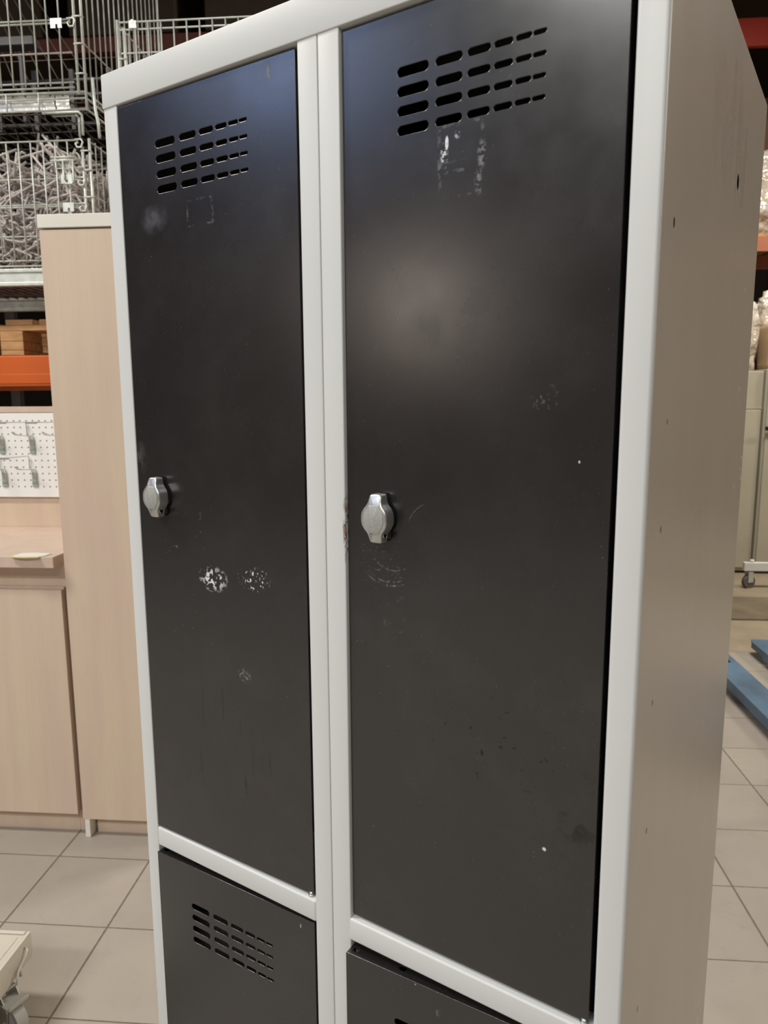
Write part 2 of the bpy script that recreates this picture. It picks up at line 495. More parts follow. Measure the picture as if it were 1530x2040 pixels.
def sheet_mesh(outer, holes, th, bev, plane):
    """flat metal sheet with rounded holes. outer=(u0,v0,u1,v1,r); holes=[(cu,cv,w,h)] ; plane maps (u,v,t)"""
    cu = bpy.data.curves.new('tmp', 'CURVE')
    cu.dimensions = '2D'; cu.fill_mode = 'BOTH'
    cu.extrude = max(th / 2 - bev, 0.00001); cu.bevel_depth = bev; cu.bevel_resolution = 2; cu.offset = -bev
    def spline(pts):
        sp = cu.splines.new('POLY')
        sp.points.add(len(pts) - 1)
        for p, q in zip(sp.points, pts): p.co = (q[0], q[1], 0, 1)
        sp.use_cyclic_u = True
    def rrect(u0, v0, u1, v1, r, n=4):
        pts = []
        for (cx, cy, a0) in ((u1 - r, v1 - r, 0), (u0 + r, v1 - r, 90), (u0 + r, v0 + r, 180), (u1 - r, v0 + r, 270)):
            for k in range(n + 1):
                a = math.radians(a0 + 90 * k / n)
                pts.append((cx + r * math.cos(a), cy + r * math.sin(a)))
        return pts
    u0, v0, u1, v1, r = outer
    spline(rrect(u0, v0, u1, v1, max(r, 0.0002)))
    for (a, b, w_, h_) in holes:
        spline(rrect(a - w_ / 2, b - h_ / 2, a + w_ / 2, b + h_ / 2, min(w_, h_) / 2 * 0.98, 6)[::-1])
    o = bpy.data.objects.new('tmp', cu)
    COL.objects.link(o)
    dg = bpy.context.evaluated_depsgraph_get()
    me = bpy.data.meshes.new_from_object(o.evaluated_get(dg))
    bpy.data.objects.remove(o); bpy.data.curves.remove(cu)
    me.materials.clear()
    for v in me.vertices:
        v.co = plane(v.co.x, v.co.y, v.co.z)
    return me

# ------------------------------------------------------------------ building shell
def struct(name, b, mat, parent=None):
    o = b.done(name, mat, parent)
    o['kind'] = 'structure'
    return o
X0, X1, Y0, Y1, ZC = -9.4, 8.0, -6.6, 10.5, 6.0
struct('floor', B().box(X0, Y0, -0.1, X1, Y1, 0.0), M['floor'])
struct('ceiling', B().box(X0, Y0, ZC, X1, Y1, ZC + 0.1), M['ceil'])
struct('wall_left', B().box(X0 - 0.1, Y0, 0, X0, Y1, ZC), M['wall'])
struct('wall_right', B().box(X1, Y0, 0, X1 + 0.1, Y1, ZC), simple('light_beige_wall', (0.42, 0.36, 0.29), 0.8, 0, 0.1, 1.2))
struct('wall_front', B().box(X0, Y0 - 0.1, 0, X1, Y0, ZC), M['wall'])
struct('wall_back', B().box(X0, Y1, 0, X1, Y1 + 0.1, ZC), M['wall_dark'])
struct('added_bright_panel', B().box(4.4, Y1 - .06, 0, X1, Y1 - .001, 4.0), simple('added_panel_beige', (0.42, 0.36, 0.29), 0.8, 0, 0.1, 1.2))  # unseen light panel, added for the locker side to reflect
sill = simple('dark_concrete_strip', (0.15, 0.12, 0.08), 0.55, 0, 0.25, 5)
struct('trim_1', B().box(-0.6, 4.78, -0.01, 7.9, 5.33, 0.012, 0.004), sill)

# ceiling lamps: housing, diffuser and the light it gives
for i, (p, sx, sy, pw, col, lab) in enumerate(LAMPS):
    t = thing('ceiling_lamp', lab, 'lamp', (p[0], p[1], p[2]), 0, 'ceiling lamps of the hall')
    B().box(-sx / 2 - .04, -sy / 2 - .04, 0.004, sx / 2 + .04, sy / 2 + .04, 0.07, 0.01).done('lamp_housing', M['white'], t)
    for k in (-1, 1):
        B().cyl((k * sx * .4, 0, .07), (k * sx * .4, 0, ZC - p[2]), 0.006, 8).done('hanger_rod', M['steel'], t)
    ld = bpy.data.lights.new('lamp_light', 'AREA')
    ld.shape = 'RECTANGLE'; ld.size = sx; ld.size_y = sy; ld.energy = pw; ld.color = col
    lo = bpy.data.objects.new('lamp_light', ld); COL.objects.link(lo); lo.parent = t
for (p, r, pw, col) in PENDANTS:
    t = thing('pendant_lamp', 'warm globe lamp hanging on a long cord', 'lamp', p)
    bm = bmesh.new(); bmesh.ops.create_uvsphere(bm, u_segments=24, v_segments=14, radius=r)
    b = B(); b.merge(bm, 0, True)
    b.done('globe', emis('warm_globe', col, pw / (4 * PI * PI * r * r) ), t)
    B().cyl((0, 0, r), (0, 0, ZC - p[2]), 0.008, 8).done('cord', M['black'], t)

# ------------------------------------------------------------------ the locker
LW, LD, LH = 0.6, 0.502, 1.803
RZ = -0.50403647
locker = thing('locker', 'white framed metal locker with four dark charcoal doors, standing askew in the foreground', 'locker', (-0.3739, 0.8334, 0), RZ)
PX = lambda u, v, t: Vector((u, -t, v))        # sheet facing -y
PS = lambda u, v, t: Vector((t, u, v))         # sheet facing +x
PT = lambda u, v, t: Vector((u, v, t))

def lbox(name, a, mat, bev=0.0, seg=2):
    return B().box(*a, bev, seg).done(name, mat, locker, 0.6)
lbox('header', (-.0005, -.0012, 1.7677, .6005, .03, LH), M['white'], .0011, 3)
lbox('stile', (.0002, 0, .10, .0219, .02, 1.769), M['white'], .0012, 3)
lbox('stile', (.2770, 0, .10, .2995, .02, 1.769), M['white'], .0011, 3)
lbox('stile', (.3003, 0, .10, .3235, .02, 1.769), M['stile_worn'], .0012, 3)
lbox('stile', (.5775, 0, .10, .5998, .02, 1.769), M['white'], .0030, 5)
lbox('crossbar', (.0215, -.0004, .8915, .2772, .022, .9165), M['white'], .0024, 4)
lbox('crossbar', (.3225, -.0012, .8915, .5780, .022, .9165), M['white'], .0024, 4)
lbox('hinge_plate', (.2718, .0065, .921, .2768, .0080, .992), M['steel'])
lbox('bottom_rail', (0, 0, .06, LW, .03, .112), M['white'], .002, 3)
lbox('top_panel', (0.0004, .02, LH - .0015, LW - .0004, LD, LH - .0003), M['white'])
lbox('back_panel', (0.001, LD - .0012, .06, .599, LD, LH - .002), M['side'])
lbox('bottom_panel', (0.001, .02, .10, .599, LD - .001, .1015), M['side'])
lbox('partition', (.2990, .021, .102, .3010, LD - .002, LH - .003), M['dark_inside'])
for (a, c) in ((.0225, .2985), (.3015, .5985)):
    lbox('shelf', (a, .023, .902, c, LD - .002, .904), M['dark_inside'])
    lbox('lining', (a, LD - .006, .105, c, LD - .004, LH - .004), M['dark_inside'])
lbox('plinth', (.01, .02, 0, .59, LD - .02, .062), M['side'], .002)
lbox('side_panel', (0, .004, .06, .0009, LD, LH - .0016), M['side'])
holes = [(.3226, 1.6717, .0165, .0165)]
holes += [(.0429, 1.5788, .0075, .0085), (.0552, 1.4313, .005, .0055), (.0526, 1.3453, .0055, .0065), (.0555, 1.1973, .005, .0055),
          (.0589, 1.079, .005, .006), (.0613, .9021, .005, .006)]
me = sheet_mesh((.004, .06, LD, LH - .0016, .0005), holes, .0010, .0002, lambda u, v, t: Vector((t + LW - .0005, u, v)))
link('side_panel', me, M['side'], locker)
for (yy, zz) in ((.4208, 1.575), (.4412, 1.3397), (.4447, 1.1903), (.43, 1.46), (.447, 1.05)):
    B().cyl((LW - .0002, yy, zz), (LW + .0008, yy, zz), .0022, 12, 0, .0012).done('rivet', M['white'], locker)
for (yy, zz, r) in ((.489, 1.372, .003), (.492, 1.345, .0035), (.4885, 1.358, .002)):
    B().cyl((LW - .0002, yy, zz), (LW + .0008, yy, zz), r, 8, 0, r * .4).done('paint_chip', M['white'], locker)

COLS = [(.092, .0295, .0078), (.1256, .0237, .0067), (.1522, .0192, .0057), (.1729, .0150, .0047), (.1893, .0123, .0038), (.2021, .0100, .0030)]
def vents(dx, ztop):
    return [(c + dx, ztop - r * .0152, w_, h_) for r in range(4) for (c, w_, h_) in COLS]
def knob_outline(scale=1.0, hh=.0228, hw=.0084):
    pts = []
    # right half from top to bottom, smooth shoulder between wing and disc
    ctrl = [(0.0, hh), (.0046, hh), (.0064, hh - .0010), (.0069, hh - .0040), (.0074, .0155), (.0086, .0128), (.0114, .0098), (.0138, .0052), (.0142, 0.0)]
    right = ctrl + [(x, -z) for x, z in reversed(ctrl[:-1])]
    left = [(-x, z) for x, z in reversed(right[1:-1])]
    loop = right + left
    # Chaikin rounding
    for _ in range(2):
        out = []
        n = len(loop)
        for i in range(n):
            a, b_ = loop[i], loop[(i + 1) % n]
            out.append((a[0] * .75 + b_[0] * .25, a[1] * .75 + b_[1] * .25))
            out.append((a[0] * .25 + b_[0] * .75, a[1] * .25 + b_[1] * .75))
        loop = out
    return [(x * scale, z * scale) for x, z in loop]
TO_FRONT = Matrix.Rotation(PI / 2, 4, 'X')        # (x, y, z) -> (x, -z, y)
def make_knob(parent, x, z, yface):
    b = B()
    mt = Matrix.Translation((x, yface - .0035, z)) @ TO_FRONT
    b.prism(knob_outline(), 0, .0130, 0, .0020, 4, mt)
    # sparkling inlay in the middle of the front
    ins = [(px * .76, max(-.0128, min(.0128, pz * .78))) for px, pz in knob_outline()]
    clean = []
    for q in ins:
        if not clean or (abs(q[0] - clean[-1][0]) + abs(q[1] - clean[-1][1])) > 1e-5: clean.append(q)
    b.prism(clean, .0125, .01335, 1, .0003, 2, mt)
    # stem and the lug for a padlock on the lower wing
    b.cyl((x, yface, z), (x, yface - .004, z), .0095, 32, 2)
    b.cyl((x + .0058, yface - .0095, z - .0150), (x + .0082, yface - .0095, z - .0150), .0034, 20, 2)
    b.tube([(x + .0079, yface - .0095 + .0036 * math.cos(a), z - .0150 + .0036 * math.sin(a)) for a in [i * PI / 8 for i in range(17)]], .0005, 6, 0)
    # the wings fall back from the crown of the front face
    for v in b.bm.verts:
        if v.co.y < yface - .010:
            v.co.y += .0042 * min(1, abs(v.co.z - z) / .0228) ** 2.2
    o = b.done('turn_knob', [M['knob'], M['inlay'], M['black']], parent, 0.7)
    tag(o, 'cast zinc grey knob')
    b = B()
    b.cyl((x, yface + .0005, z), (x, yface - .0012, z), .0135, 40, 0, .0128)  # black disc stands in for the knob's shadow on the door
    b.box(x + .002, yface - .0030, z - .019, x + .010, yface, z - .006, .0008)
    b.done('shadow_disc_and_lug', M['black'], parent, 0.7)

def make_door(x0, x1, z0, z1, mat, vdx, vz, knob, label):
    d = bpy.data.objects.new('door', None)
    COL.objects.link(d); d.parent = locker; d['label'] = label
    yf = .0040
    me = sheet_mesh((x0, z0, x1, z1, .0012), vents(vdx, vz), .0017, .0005, lambda u, v, t: Vector((u, yf + .0008 - t, v)))
    link('door_panel', me, mat, d)
    # folded returns round the door
    b = B()
    b.box(x0 + .0004, yf + .0008, z0 + .001, x0 + .0016, yf + .017, z1 - .0012)
    b.box(x1 - .0016, yf + .0008, z0 + .001, x1 - .0004, yf + .017, z1 - .0012)
    b.box(x0 + .001, yf + .0008, z0 + .0004, x1 - .001, yf + .017, z0 + .0016)
    b.done('door_return', mat, d)
    me = sheet_mesh((x0 + .0006, yf + .0008, x1 - .0006, yf + .017, .0012), [(x0 + .008, yf + .0085, .0062, .0062), (x0 + .062, yf + .010, .008, .006), (x0 + .19, yf + .0085, .0062, .0062)],
                    .0012, .0002, lambda u, v, t: Vector((u, v, z1 - .0010 + t)))
    link('door_return', me, mat, d)
    if knob:
        make_knob(d, knob[0], knob[1], yf)
    # hinge pins at the right edge
    for zz in (z0 - .0015,):
        b = B()
        b.cyl((x1 - .004, yf + .002, zz - .004), (x1 - .004, yf + .002, zz + .004), .0028, 16)
        b.cyl((x1 - .004, yf + .002, zz - .0008), (x1 - .004, yf + .002, zz + .0008), .0040, 16)
        b.done('hinge_pin', M['steel'], d)
    return d
KL = (.0620, 1.3415)
KR = (.3642, 1.3422)
def swing(d, px, deg):
    piv = Vector((px, .0060, 0))
    d.location = piv
    d.rotation_euler = (0, 0, math.radians(deg))
    for ch in d.children:
        ch.matrix_parent_inverse = Matrix.Translation(-piv)
swing(make_door(.0226, .2712, .9190, 1.7650, M['door_a'], .0030, 1.7176, (KL[0], KL[1]), 'upper left charcoal door with white paint flecks'), .2672, .85)
make_door(.3240, .5725, .9190, 1.7650, M['door_b'], .3042, 1.7187, (KR[0], KR[1]), 'upper right charcoal door with scuffs')
swing(make_door(.0226, .2712, .1140, .8850, M['door_c'], .0030, .8310, (KL[0], .50), 'lower left charcoal door'), .2672, 1.7)
swing(make_door(.3240, .5725, .1140, .8850, M['door_d'], .3042, .8310, (KR[0], .50), 'lower right charcoal door standing slightly ajar'), .5685, 3.4)

# ------------------------------------------------------------------ tall birch cabinet
TX0, TX1, TY = -1.187, -0.785, 2.159
tc = thing('tall_cabinet', 'tall pale birch cupboard with a cream top slab, left of the locker', 'cupboard', (TX0, TY, 0))
def cbox(p, name, a, mat, bev=.001, base=(TX0, TY)):
    return B().box(a[0] - base[0], a[1] - base[1], a[2], a[3] - base[0], a[4] - base[1], a[5], bev).done(name, mat, p)
cbox(tc, 'door', (TX0, TY, .067, TX1, TY + .018, 1.951), M['wood'])
cbox(tc, 'carcass', (TX0 + .002, TY + .0195, .067, TX1 - .002, 2.70, 1.952), M['wood'])
cbox(tc, 'top_slab', (TX0 - .003, TY - .004, 1.9555, TX1 + .003, 2.71, 1.9935), M['cream'], .0015)
cbox(tc, 'plinth', (TX0 + .03, TY + .035, 0, TX1 - .02, TY + .053, .067), M['wood'])
cbox(tc, 'leg', (TX0 + .004, TY + .001, 0, TX0 + .022, TY + .045, .067), M['cream'], .002)
cbox(tc, 'leg', (TX1 - .022, TY + .001, 0, TX1 - .004, TY + .045, .067), M['cream'], .002)

# base unit
bc = thing('base_cabinet', 'low birch base unit with a wide plain door under the worktop', 'cabinet', (-1.203, TY, 0))
bb = (-1.203, TY)
cbox(bc, 'door', (-1.80, TY, .083, -1.2035, TY + .018, .855), M['wood'], .001, bb)
cbox(bc, 'carcass', (-1.80, TY + .0195, .083, -1.2045, 2.66, .86), M['wood'], .001, bb)
cbox(bc, 'top_rail', (-1.80, TY + .035, .86, -1.2045, TY + .053, .9335), M['wood'], .001, bb)
cbox(bc, 'end_panel', (-1.2200, TY + .04, 0, -1.2045, 2.66, .083), M['wood'], .001, bb)
cbox(bc, 'plinth', (-1.80, TY + .040, 0, -1.2205, TY + .056, .083), M['wood'], .001, bb)
wt = thing('worktop', 'pale birch worktop slab lying on the low base unit', 'worktop', (-1.206, 2.129, .934))
B().box(-.60, 0, 0, 0, .53, .035, .0012).done('slab', M['wood_h'], wt)
wc = B()
pts = [(0, 0), (.020, -.008), (.052, -.010), (.088, -.004), (.100, .018), (.104, .050), (.050, .060), (.004, .052)]
wc.prism([(x, y) for x, y in pts], 0, .0025, 0)
wc.prism([(x, y) for x, y in [(0, 0), (.020, -.008), (.052, -.010), (.088, -.004), (.0895, -.0065), (.052, -.0125), (.019, -.0105), (-.001, -.002)]], 0, .0035, 1)
o = wc.done('shelf_card', [M['card'], M['yellow']])
o.location = (-1.338, 2.124, .9692)
tag(o, 'small white card with a yellow edge lying at the front edge of the worktop', 'card')

# upright board behind the worktop
bk = thing('back_board', 'upright birch board standing behind the worktop and carrying the pegboard', 'board', (-1.206, 2.662, .969))
B().box(-.66, 0, -.969, .005, .018, .4555, .001).done('board', M['wood'], bk)
B().box(-.66, -.012, .4405, .005, 0, .4625, .001).done('top_trim', M['wood_h'], bk)
pb = B().box(-1.86, 2.648, 1.088, -1.20, 2.6545, 1.4075, .0006)
pb.box(-1.86, 2.6545, 1.095, -1.20, 2.662, 1.103)
o = pb.done('pegboard', M['peg'])
tag(o, 'white pegboard panel with small round holes above the worktop', 'pegboard')

def make_hook(x, z, label):
    t = thing('display_hook', label, 'hook', (x, 2.6475, z), 0, 'wire hooks on the pegboard')
    B().box(-.008, -.004, -.066, .014, -.001, -.012, .0012).box(-.006, -.006, -.05, .011, -.003, -.042).done('hook_plate', M['hook_plate'], t)
    r = .0017
    b = B().tube([(-.004, -.004, -.02), (-.006, -.005, .0), (-.007, -.03, .004), (-.007, -.06, .006), (-.007, -.095, .010), (-.007, -.112, .020),
                  (-.001, -.112, .020), (.002, -.100, .012), (.003, -.06, .006), (.003, -.02, .003), (.003, -.004, .0)], r, 8)
    b.tube([(.008, -.004, -.035), (.011, -.005, -.004), (.006, -.006, .008), (.001, -.005, -.004), (.000, -.004, -.035)], r, 8)
    b.done('prong', M['steel'], t)
    b = B().tube([(-.013, -.004, .0), (-.0125, -.006, .050), (-.0125, -.012, .053), (-.0125, -.10, .055), (-.0125, -.165, .057)], r, 8)
    b.box(-.034, -.169, .052, .009, -.164, .060, .001)
    b.done('label_arm', M['steel'], t)
    return t
make_hook(-1.548, 1.320, 'wire display hook high on the pegboard, middle of the upper three')
for (x, z, l) in ((-1.668, 1.320, 'wire display hook high on the pegboard at its left end'),
                  (-1.434, 1.320, 'wire display hook high on the pegboard, half hidden by the tall cupboard'),
                  (-1.548, 1.193, 'wire display hook low on the pegboard, right below another hook'),
                  (-1.668, 1.193, 'wire display hook low on the pegboard at its left end')):
    make_hook(x, z, l)

# ------------------------------------------------------------------ pallet rack with cages
RB = 1.643
rack = thing('pallet_rack', 'pallet rack with orange beams behind the birch cabinets', 'rack', (-2.2, 3.0, 0))
for yy in (0, 1.06):
    b = B().box(-2.2, yy, RB - .13, 2.9, yy + .05, RB, .006, 3)
    b.box(-2.2, yy - .003, RB - .118, 2.9, yy, RB - .078, .0015)
    b.done('beam', M['orange'], rack)
for xx in (-2.28, 2.9):
    for yy in (0, 1.03):
        b = B().box(xx, yy, 0, xx + .08, yy + .07, 4.4, .003)
        b.box(xx - .01, yy - .01, 0, xx + .09, yy + .08, .006)
        b.done('upright', M['rack_steel'], rack)
    b = B()
    for k in range(6):
        b.tube([(xx + .04, .06, .3 + k * .6), (xx + .04, 1.04, .3 + (k + 1) * .6 if k % 2 == 0 else .3 + (k + 1) * .6)], .012, 6)
    b.done('brace', M['rack_steel'], rack)

def make_pallet(x0, y0, z0, label):
    t = thing('wooden_pallet', label, 'pallet', (x0, y0, z0), 0, 'wooden pallets on the rack beam')
    zz = 0
    for i in range(3):
        for j in range(3):
            bx = (0, .55, 1.10)[i]; by = (0, .3275, .655)[j]
            B().box(bx, by, .022, bx + .10, by + .145, .0575, .002).box(bx, by, .0585, bx + .10, by + .145, .100, .002).done('block', M['pine'], t)
        bx = (0, .55, 1.10)[i]
        B().box(bx, 0, 0, bx + .10, .80, .0205, .002).done('bottom_board', M['pine'], t)
    for j in range(3):
        by = (0, .3275, .655)[j]
        B().box(0, by - .0, .1005, 1.2, by + .145, .1225, .002).done('stringer', M['pine'], t)
    for k in range(8):
        bx = .0285 + k * .1475
        B().box(bx, 0, .123, min(bx + .118, 1.2), .80, .146, .002).done('deck_board', M['pine'], t)
    return t
p0 = make_pallet(-1.858 - .0, 3.004, RB + .001, 'sand-coloured wooden pallet on the orange rack beam')
p1 = copy_tree(p0); p1.location.x = -1.858 + 1.235
p1['label'] = 'wooden pallet on the rack beam, hidden behind the locker'
p2 = copy_tree(p0); p2.location.x = -1.858 - 1.235 - .05
p2['label'] = 'wooden pallet at the left end of the rack beam'

def make_cage(x0, x1, y0, y1, z0, z1, label, hs, lower):
    """wire stacking cage; hs = heights of the horizontal front wires"""
    t = thing('wire_cage', label, 'cage', (x0, y0, z0), 0)
    W, Dp, H = x1 - x0, y1 - y0, z1 - z0
    r = .0028
    # front gate
    b = B()
    n = int(W / .05)
    for k in range(1, n):
        x = W - .038 - k * .0495
        if x < .02: break
        b.tube([(x, -.004, .09), (x, -.004, H - .01)], r, 6)
    for h in hs:
        b.tube([(.01, 0, h - z0), (W - .045, 0, h - z0)], r * 1.15, 6)
    b.done('front_gate', M['galv'], t)
    # sides and back
    for nm, xs in (('side_mesh', W), ('side_mesh', 0)):
        b = B()
        for k in range(1, 16):
            b.tube([(xs, k * .05, .05), (xs, k * .05, H)], r, 6)
        for h in [q for q in (.24,) if q < H - .05] + [H - .01]:
            b.tube([(xs, 0, h), (xs, Dp, h)], r, 6)
        b.done(nm, M['galv_half_shaded'], t)
    b = B()
    for k in range(1, 12):
        b.tube([(k * .1, Dp, .05), (k * .05, Dp, H)], r, 6)
    for h in [q for q in (.09, .24, .54) if q < H - .05] + [H - .01]:
        b.tube([(0, Dp, h), (W, Dp, h)], r, 6)
    b.done('back_mesh', M['galv_shaded'], t)
    # floor of crossed wires in a folded steel rim
    b = B()
    for k in range(1, 8):
        b.tube([(0, k * .1, .068), (W, k * .1, .068)], r, 6)
    for k in range(1, 24):
        b.tube([(k * .05, 0, .062), (k * .05, Dp, .062)], r, 6)
    b.done('floor_mesh', M['galv_shaded'], t)
    if lower:
        b = B()
        for (ya, yb) in ((-.012, .018), (Dp - .018, Dp + .012)):
            b.box(-.01, ya, .0, W + .01, yb, .014, .002)
            b.box(-.01, ya + .008, .014, W + .01, yb, .052, .002)
            b.box(-.01, ya + .002, .052, W + .01, yb, .066, .002)
        for xa in (-.01, W - .02):
            b.box(xa, .018, .0, xa + .03, Dp - .018, .06, .002)
        b.done('base_rim', M['galv'], t)
    else:
        b = B()
        for zz in (.005, .045, .068):
            b.tube([(0, 0, zz), (W, 0, zz), (W, Dp, zz), (0, Dp, zz), (0, 0, zz)], .004, 8)
        for k in range(1, 9):
            b.tube([(W - .06 - k * .13, -.002, .0), (W - .06 - k * .13, -.002, .07)], .003, 6)
        b.done('base_rim', M['galv'], t)
    # corner posts, the front ones doubled
    for (xx, yy) in ((W, 0), (0, 0), (W, Dp), (0, Dp)):
        b = B().tube([(xx, yy, .0), (xx, yy, H)], .0055, 8)
        s = -1 if xx > 0 else 1
        if yy == 0:
            b.tube([(xx + s * .028, -.002, .06), (xx + s * .028, -.002, H - .03)], .0055, 8)
            for zz in [q for q in (.13, .235, .33, .43, .50) if q < H - .04]:
                b.tube([(xx + s * .034, -.006, zz), (xx + s * .01, -.009, zz), (xx + .004, -.006, zz), (xx + .005, .004, zz)], .003, 6)
        b.done('corner_post', M['galv'], t)
    # hinge loops and latch plates at the right end of the gate
    for h in hs[:3]:
        zz = h - z0 - .012
        b = B()
        b.tube([(W - .055, -.006, zz + .012), (W - .028, -.010, zz + .012), (W - .020, -.012, zz), (W - .028, -.012, zz - .018), (W - .044, -.012, zz - .018), (W - .050, -.012, zz - .006), (W - .040, -.010, zz + .002)], .0036, 8)
        b.done('gate_hinge', M['galv'], t)
    for h in hs[1:4:2]:
        zz = h - z0
        pl = [(0, .012), (.044, .012), (.044, -.022), (.028, -.022), (.028, -.008), (.019, -.008), (.019, -.022), (0, -.022)]
        B().prism(pl, 0, .003, 0, 0, 2, Matrix.Translation((W - .118, -.008, zz)) @ TO_FRONT).done('latch_plate', M['galv'], t)
    # feet
    fh = .117 if lower else .085
    for xx in (.10, W - .10):
        for yy in (.02, Dp - .02):
            b = B()
            b.tube([(xx - .09, yy, .004), (xx + .055, yy, .004), (xx + .068, yy, -.008), (xx + .068, yy, -fh + .004)], .0052, 8)
            b.tube([(xx - .06, yy + .02, .0), (xx + .035, yy + .02, -.0), (xx + .045, yy + .02, -.012), (xx + .045, yy + .02, -fh + .004)], .0045, 8)
            b.done('foot', M['galv'], t)
    return t
CY = 2.9
LZ = 1.909 + .0
L_HS = [2.451, 2.312, 2.216, 2.208, 2.098, 2.006, 1.986]
c1 = make_cage(-2.565, -1.366, CY, CY + .8, LZ, 2.455, 'lower wire cage filled with pale grey bent rods', L_HS, True)
# drop handle on the gate
b = B().tube([(.062, -.016, 0), (.062, -.018, -.075), (.055, -.018, -.088), (.030, -.018, -.088), (.022, -.018, -.075), (.022, -.016, 0)], .0042, 8)
b.tube([(-.03, -.012, .0), (.075, -.014, .0)], .0042, 8).tube([(-.03, -.012, .012), (.075, -.014, .012)], .0035, 8)
b.tube([(-.01, -.012, .012), (-.01, -.012, -.03), (.10, -.012, -.03)], .003, 8)
o = b.done('drop_handle', M['galv'], c1); o.location = (1.199 - .125, 0, 2.375 - LZ)
U_HS = [2.955, 2.880, 2.869, 2.764, 2.659, 2.641]
c2 = make_cage(-2.565, -1.366, CY, CY + .8, 2.556, 3.45, 'upper wire cage holding dark grey steel stands', [3.44, 2.955 + .2, 2.880, 2.869, 2.764, 2.659, 2.641], False)
c3 = make_cage(-1.228, -.03, CY, CY + .8, 2.40, 2.868, 'wire cage rising behind the top left corner of the locker', [2.860, 2.834, 2.752, 2.65, 2.55], False)
B().box(0, 0, 0, .029, .004, .027, .001).box(.008, -.001, .018, .018, .005, .030).done('latch_plate', M['galv'], c3).location = (.048, -.008, .435)
for (xx, za, zb) in ((1.228, -.10, .115),):
    b = B().tube([(xx, .0, zb), (xx + .004, .0, .0), (xx + .012, .0, za * .5), (xx + .014, 0, za)], .006, 8)
    b.done('stacking_post', M['galv'], c2)
c4 = make_cage(-1.228, -.03, CY, CY + .8, LZ, 2.31, 'wire cage low behind the locker, under another cage', [2.306, 2.21, 2.1, 2.006], True)

# grey bent rods heaped in the lower cage
rnd = random.Random(5)
def rod_mesh(i):
    b = B()
    L = (.135, .10, .16, .085)[i]
    r = .0048
    k = (.018, .0, .0, .026)[i]
    pts = [(-L / 2, 0, k * .9), (-L / 2 + .004, 0, .004), (-L / 2 + .012, 0, 0), (L / 2 - .012, 0, 0), (L / 2 - .003, .004, .004)]
    if k: pts.append((L / 2 + .001, .01, k))
    else: pts = [(-L / 2, 0, 0), (L / 2, 0, 0)]
    b.tube(pts, r, 7)
    bmesh.ops.recalc_face_normals(b.bm, faces=b.bm.faces)
    me = bpy.data.meshes.new('bent_rod'); b.bm.to_mesh(me); b.bm.free()
    me.materials.append(M['clip'])
    return me
rods = [rod_mesh(i) for i in range(4)]
def top_z(x):
    return 2.435 + .03 * math.sin(x * 23) + .015 * math.sin(x * 61)
count = 0
while count < 300:
    x = rnd.uniform(-1.84, -1.425); y = CY + .065 + rnd.random() ** 1.5 * .20
    z = rnd.uniform(2.045, top_z(x))
    o = bpy.data.objects.new('bent_rod', rods[rnd.randrange(4)])
    o.location = (x, y, z)
    o.rotation_euler = (rnd.uniform(0, 2 * PI), rnd.gauss(0, .8), rnd.uniform(-.6, .6))
    COL.objects.link(o)
    tag(o, 'pale grey bent rod in the heap inside the lower wire cage', 'rod', 'bent rods heaped in the lower wire cage')
    count += 1
b = B()
for i in range(1300):
    if i % 4 == 0:
        x = rnd.uniform(-2.5, -1.85); y = CY + rnd.uniform(.07, .7)
    else:
        x = rnd.uniform(-1.85, -1.44); y = CY + rnd.uniform(.22, .68)
    z = rnd.uniform(2.04, top_z(x) - .03)
    L = rnd.uniform(.035, .06)
    d = Euler((0, rnd.gauss(0, .8), rnd.uniform(0, 2 * PI))).to_matrix() @ Vector((L, 0, 0))
    p = Vector((x, y, z))
    b.tube([p - d, p + d, p + d + Vector((0, .004, .02))], .0052, 5)
o = b.done('rod_heap', M['clip'])
tag(o, 'mass of pale grey bent rods deep inside the lower wire cage', 'rods', None, 'stuff')

# contents of the upper cage
t = thing('folded_stand', 'dark grey folded steel stand leaning in the upper wire cage', 'stand', (-2.30, CY + .28, 2.64))
b = B()
b.box(0, 0, 0, .02, .03, .34, .002).box(.18, 0, 0, .20, .03, .30, .002).box(.34, .02, 0, .36, .05, .29, .002).box(.50, .03, 0, .515, .05, .28, .002)
b.done('leg', M['dark_grey'], t)
b = B()
b.box(-.02, -.02, .30, .40, .06, .34, .003).box(-.02, -.02, .345, .31, .10, .375, .003).box(.30, .0, .29, .585, .06, .325, .003).box(0, .2, .15, .6, .22, .17, .003)
b.done('rail', M['dark_grey'], t)
t = thing('slatted_rack', 'dark grey slatted steel rack lying flat low in the upper wire cage', 'rack', (-2.15, CY + .42, 2.64))
b = B()
for k in range(4): b.box(.0, 0, .02 + k * .06, .72, .02, .032 + k * .06, .002)
for k in range(5): b.box(.0 + k * .17, .001, 0, .02 + k * .17, .022, .25, .002)
b.done('rail', M['dark_grey'], t)
# reflective folded tray below the upper cage
b = B()
prof = [(0, 0), (.004, -.010), (.001, -.016), (.001, -.034), (.006, -.042), (.006, -.056), (.010, -.056), (.010, -.040), (.005, -.032), (.005, -.018), (.008, -.008), (.004, .002)]
mt = Matrix.Translation((-2.30, CY + .008, 2.620)) @ Matrix(((0, 0, 1, 0), (1, 0, 0, 0), (0, 1, 0, 0), (0, 0, 0, 1)))
b.prism(prof, 0, .80, 0, 0, 2, mt)
mt = Matrix.Translation((-1.50, CY + .012, 2.618)) @ Matrix(((0, 0, 1, 0), (1, 0, 0, 0), (0, 1, 0, 0), (0, 0, 0, 1)))
b.prism([(p[0], p[1] * .95) for p in prof], .004, .058, 0, 0, 2, mt)
o = b.done('reflector_tray', M['tray'])
tag(o, 'shiny folded aluminium channel lying in the bottom of the upper wire cage', 'metal channel')

